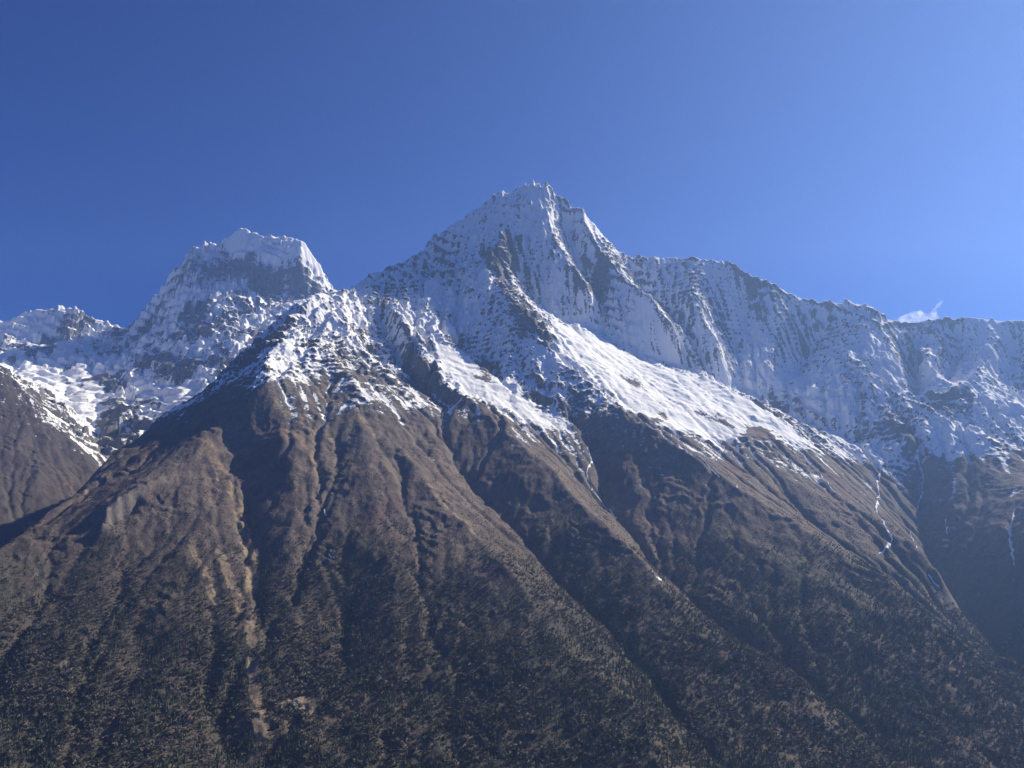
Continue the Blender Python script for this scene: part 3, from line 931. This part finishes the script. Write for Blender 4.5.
def ribbon(name, label, sights, width, seed, gap=0.0, cat='frozen stream', group='frozen streams below the snow line'):
    """a ragged strip of ice lying on the ground along a line of sightings"""
    rng = random.Random(seed)
    P = np.array([on_ground(*p) for p in sights])
    seg = np.hypot(*np.diff(P[:, :2], axis=0).T); t = np.concatenate([[0], np.cumsum(seg)])
    n = int(t[-1] / 5.0) + 2
    tt = np.linspace(0, t[-1], n)
    x = np.interp(tt, t, P[:, 0]); y = np.interp(tt, t, P[:, 1])
    k = np.arange(n) * 5.0
    x = x + 9 * noise(k / 45, k * 0 + seed * 7.7, 41) + 4 * noise(k / 14, k * 0 + seed * 3.1, 42)
    y = y + 9 * noise(k / 45, k * 0 + seed * 5.3, 43)
    w = width * (0.75 + 1.1 * noise(k / 24, k * 0 + seed * 2.3, 44) + 0.8 * noise(k / 8, k * 0 + seed, 45)) - gap * width * (0.2 + noise(k / 60, k * 0 + seed * 1.9, 46) * 2)
    dx, dy = np.gradient(x), np.gradient(y); L = np.hypot(dx, dy) + 1e-6
    nx_, ny_ = -dy / L, dx / L
    V, F = [], []
    prev = None
    for i in range(n):
        if w[i] < 0.7:
            prev = None
            continue
        row = []
        hw = w[i] * 0.5
        for a, lift in ((-1, -0.4), (-0.5, 1.0), (0.0, 1.5), (0.5, 1.0), (1, -0.4)):
            px_, py_ = x[i] + nx_[i] * hw * a, y[i] + ny_[i] * hw * a
            row.append(len(V)); V.append((px_, py_, lattice_z(px_, py_) + lift + 0.3))
        if prev:
            for q in range(4):
                F.append((prev[q], prev[q + 1], row[q + 1], row[q]))
        prev = row
    me = bpy.data.meshes.new(name)
    me.from_pydata(V, [], F)
    me.materials.append(MAT_ICE)
    o = bpy.data.objects.new(name, me); COL.objects.link(o)
    o['label'] = label; o['category'] = cat
    if group:
        o['group'] = group
    return o


FS = 'frozen_stream'
ribbon(FS, 'long thin white ice stream falling straight down the dark slope below a pointed snow tip', [(882, 452), (880, 468), (878, 482), (879, 495), (877, 512)], 9, 1)
ribbon(FS, 'broken white ice stream in the gully where the snow ridge of the right wall ends', [(917, 452), (919, 465), (924, 478), (922, 492), (918, 510)], 11, 2, 0.2)
ribbon(FS, 'white ice stream bending left into a splayed foot on the brown spur', [(882, 520), (887, 530), (892, 541), (886, 548), (878, 553)], 11, 3, 0.1)
ribbon(FS, 'dashed vertical white ice stream near the right edge on the hazy face', [(1015, 510), (1012, 524), (1010, 538), (1012, 550), (1014, 566)], 13, 4, 0.35)
ribbon(FS, 'winding white ice stream leaving the lower corner of the bright snow shelf', [(798, 450), (808, 463), (820, 474), (829, 486), (840, 496)], 7, 5, 0.2)
ribbon(FS, 'short white ice stream low on the spur beside the blue shaded valley', [(928, 576), (935, 583), (940, 590)], 9, 6)
ribbon(FS, 'grey white broken ice stream in the rocky gully right of the middle brown spur', [(588, 448), (592, 462), (586, 476), (592, 490), (604, 505), (616, 520)], 7, 7, 0.5)
ribbon(FS, 'tiny white ice streak on the hazy face left of the dashed ice stream', [(946, 520), (947, 527), (947, 534)], 8, 15)
ribbon(FS, 'faint thin ice stream low on the spur between the splayed ice stream and the valley', [(910, 532), (913, 540), (917, 548)], 6, 16, 0.1)
SP = 'snow_patch'
G2 = 'snow patches on the brown slope'
ribbon(SP, 'small bright snow patch at the bottom of the rocky gully between the brown spurs', [(652, 572), (656, 577), (660, 579)], 15, 8, 0, 'snow patch', G2)
ribbon(SP, 'slanting white snow strip just under the lip of the bright snow shelf', [(678, 444), (686, 452), (692, 456)], 13, 9, 0, 'snow patch', G2)
ribbon(SP, 'longest slanting snow strip on the brown slope under the snow shelf', [(697, 456), (706, 464), (714, 472), (719, 478)], 8, 10, 0, 'snow patch', G2)
ribbon(SP, 'upper of two thin snow strips beside each other on the brown slope under the shelf', [(722, 446), (729, 454), (735, 463)], 5, 11, 0, 'snow patch', G2)
ribbon(SP, 'lower thin snow strip on the crest of the right spur', [(728, 478), (735, 484), (738, 489)], 5, 12, 0, 'snow patch', G2)
ribbon(SP, 'tiny white snow fleck high on the brown face above the dark forest', [(324, 510), (327, 514)], 7, 13, 0, 'snow patch', G2)
ribbon(SP, 'tiny snow fleck beside a dark rock step in the middle of the brown face', [(329, 556), (333, 560)], 8, 14, 0, 'snow patch', G2)


# ------------------------------------------------------------------ pale rock outcrops standing out of the forest
def rock_material():
    m, nt, b = mat('pale rock')
    pos = N(nt, 'ShaderNodeNewGeometry').outputs['Position']
    nt.links.new(ramp_(nt, noise_(nt, pos, 1 / 5.0, 5, 0.7), [(0.3, (0.15, 0.13, 0.105)), (0.5, (0.28, 0.245, 0.20)), (0.7, (0.40, 0.36, 0.30))]), b.inputs['Base Color'])
    return m


MAT_ROCK = rock_material()


def outcrop(label, px, py, w, h, seed):
    import bmesh
    rng = random.Random(seed)
    c = on_ground(px, py)
    bm = bmesh.new()
    for k in range(7):
        ret = bmesh.ops.create_icosphere(bm, subdivisions=3, radius=1.0)
        ox, oy = rng.uniform(-w, w) * 0.42, rng.uniform(-w, w) * 0.25
        gz_ = lattice_z(c[0] + ox, c[1] + oy)
        sx, sy, sz = w * rng.uniform(.16, .34), w * rng.uniform(.16, .3), h * rng.uniform(.35, .75)
        V = np.array([v.co[:] for v in ret['verts']])
        d = 1 + 0.5 * (ridged(V[:, 0] * 1.6 + k * 3 + V[:, 2], V[:, 1] * 1.6 + V[:, 2] * 0.7 + seed, 3, 990) - 0.4)
        for v, q in zip(ret['verts'], d):
            v.co = (c[0] + ox + v.co.x * sx * q, c[1] + oy + v.co.y * sy * q, gz_ + v.co.z * sz * q)
    me = bpy.data.meshes.new('rock_outcrop'); bm.to_mesh(me); bm.free()
    me.materials.append(MAT_ROCK)
    o = bpy.data.objects.new('rock_outcrop', me); COL.objects.link(o)
    o['label'] = label; o['category'] = 'rock'; o['group'] = 'pale rock outcrops in the forest'


outcrop('broad pale clump, modelled as rock, in the forest right of the long tan gully', 298, 706, 40, 16, 1)  # stands in for a pale cluster of trees and shrubs
outcrop('small upright pale rock standing in the forest near the lower left corner', 66, 668, 15, 18, 2)
outcrop('low pale rock outcrop on the brown step beside a tiny snow fleck', 332, 552, 18, 9, 3)

# ------------------------------------------------------------------ clouds behind the right ridge, beyond the haze
def puff_cloud(name, label, blobs, Y, seed, dens):
    """a closed, lumpy body of cloud; the vapour inside thins out unevenly"""
    import bmesh
    rng = random.Random(seed)
    bm = bmesh.new()
    for (px, py, r) in blobs:
        c = at(px, py, Y); rad = r * Y / FPX
        ret = bmesh.ops.create_icosphere(bm, subdivisions=3, radius=1.0)
        for v in ret['verts']:
            d = 1 + 0.25 * math.sin(5 * v.co.x + seed) * math.sin(4 * v.co.z + px)
            v.co = (c[0] + v.co.x * rad * d * rng.uniform(0.97, 1.03), c[1] + v.co.y * rad * 1.2 * d, c[2] + v.co.z * rad * d)
    me = bpy.data.meshes.new(name); bm.to_mesh(me); bm.free()
    rm = None
    o = bpy.data.objects.new(name, me); COL.objects.link(o)
    rm = o.modifiers.new('fuse', 'REMESH'); rm.mode = 'VOXEL'; rm.voxel_size = 1.2 * Y / FPX
    m = bpy.data.materials.new('cloud vapour'); m.use_nodes = True
    nt = m.node_tree; nt.nodes.clear()
    tc = N(nt, 'ShaderNodeNewGeometry').outputs['Position']
    n = noise_(nt, tc, 1 / 95.0, 4, 0.6)
    pv = N(nt, 'ShaderNodeVolumePrincipled')
    pv.inputs['Color'].default_value = (1, 1, 1, 1)
    pv.inputs['Anisotropy'].default_value = 0.3
    nt.links.new(math_(nt, 'MULTIPLY', smooth_(nt, n, 0.40, 0.85), dens), pv.inputs['Density'])
    nt.links.new(pv.outputs[0], N(nt, 'ShaderNodeOutputMaterial').inputs['Volume'])
    me.materials.append(m)
    o['label'] = label; o['category'] = 'cloud'
    return o


puff_cloud('cloud', 'low white cloud resting in the dip of the right skyline ridge',
           [(900, 322, 5), (907, 321, 7), (914, 320, 9), (918, 316, 6), (922, 321, 6)], 12500.0, 3, 0.012)
puff_cloud('cloud', 'small cloud with a thin wisp rising to the right above the right skyline ridge',
           [(928, 319, 6), (933, 318, 6), (935, 311, 3.2), (938, 306, 3), (941, 302, 2.2)], 12600.0, 4, 0.011)

# ------------------------------------------------------------------ the air
bpy.ops.mesh.primitive_cube_add(size=1)
hz = bpy.context.object
hz.name = 'haze'
hz['kind'] = 'stuff'
lo = np.array([-9500.0, -600.0, -1002.0]); hi_ = np.array([9500.0, 11900.0, 4300.0])
hz.location = tuple((lo + hi_) / 2); hz.scale = tuple(hi_ - lo)
hm = bpy.data.materials.new('haze'); hm.use_nodes = True
hn = hm.node_tree; hn.nodes.clear()
pv = hn.nodes.new('ShaderNodeVolumePrincipled')
pv.inputs['Color'].default_value = (0.30, 0.50, 0.98, 1)
pv.inputs['Density'].default_value = 3.6e-5
pv.inputs['Anisotropy'].default_value = 0.5
ho = hn.nodes.new('ShaderNodeOutputMaterial')
hn.links.new(pv.outputs[0], ho.inputs['Volume'])
hz.data.materials.append(hm)
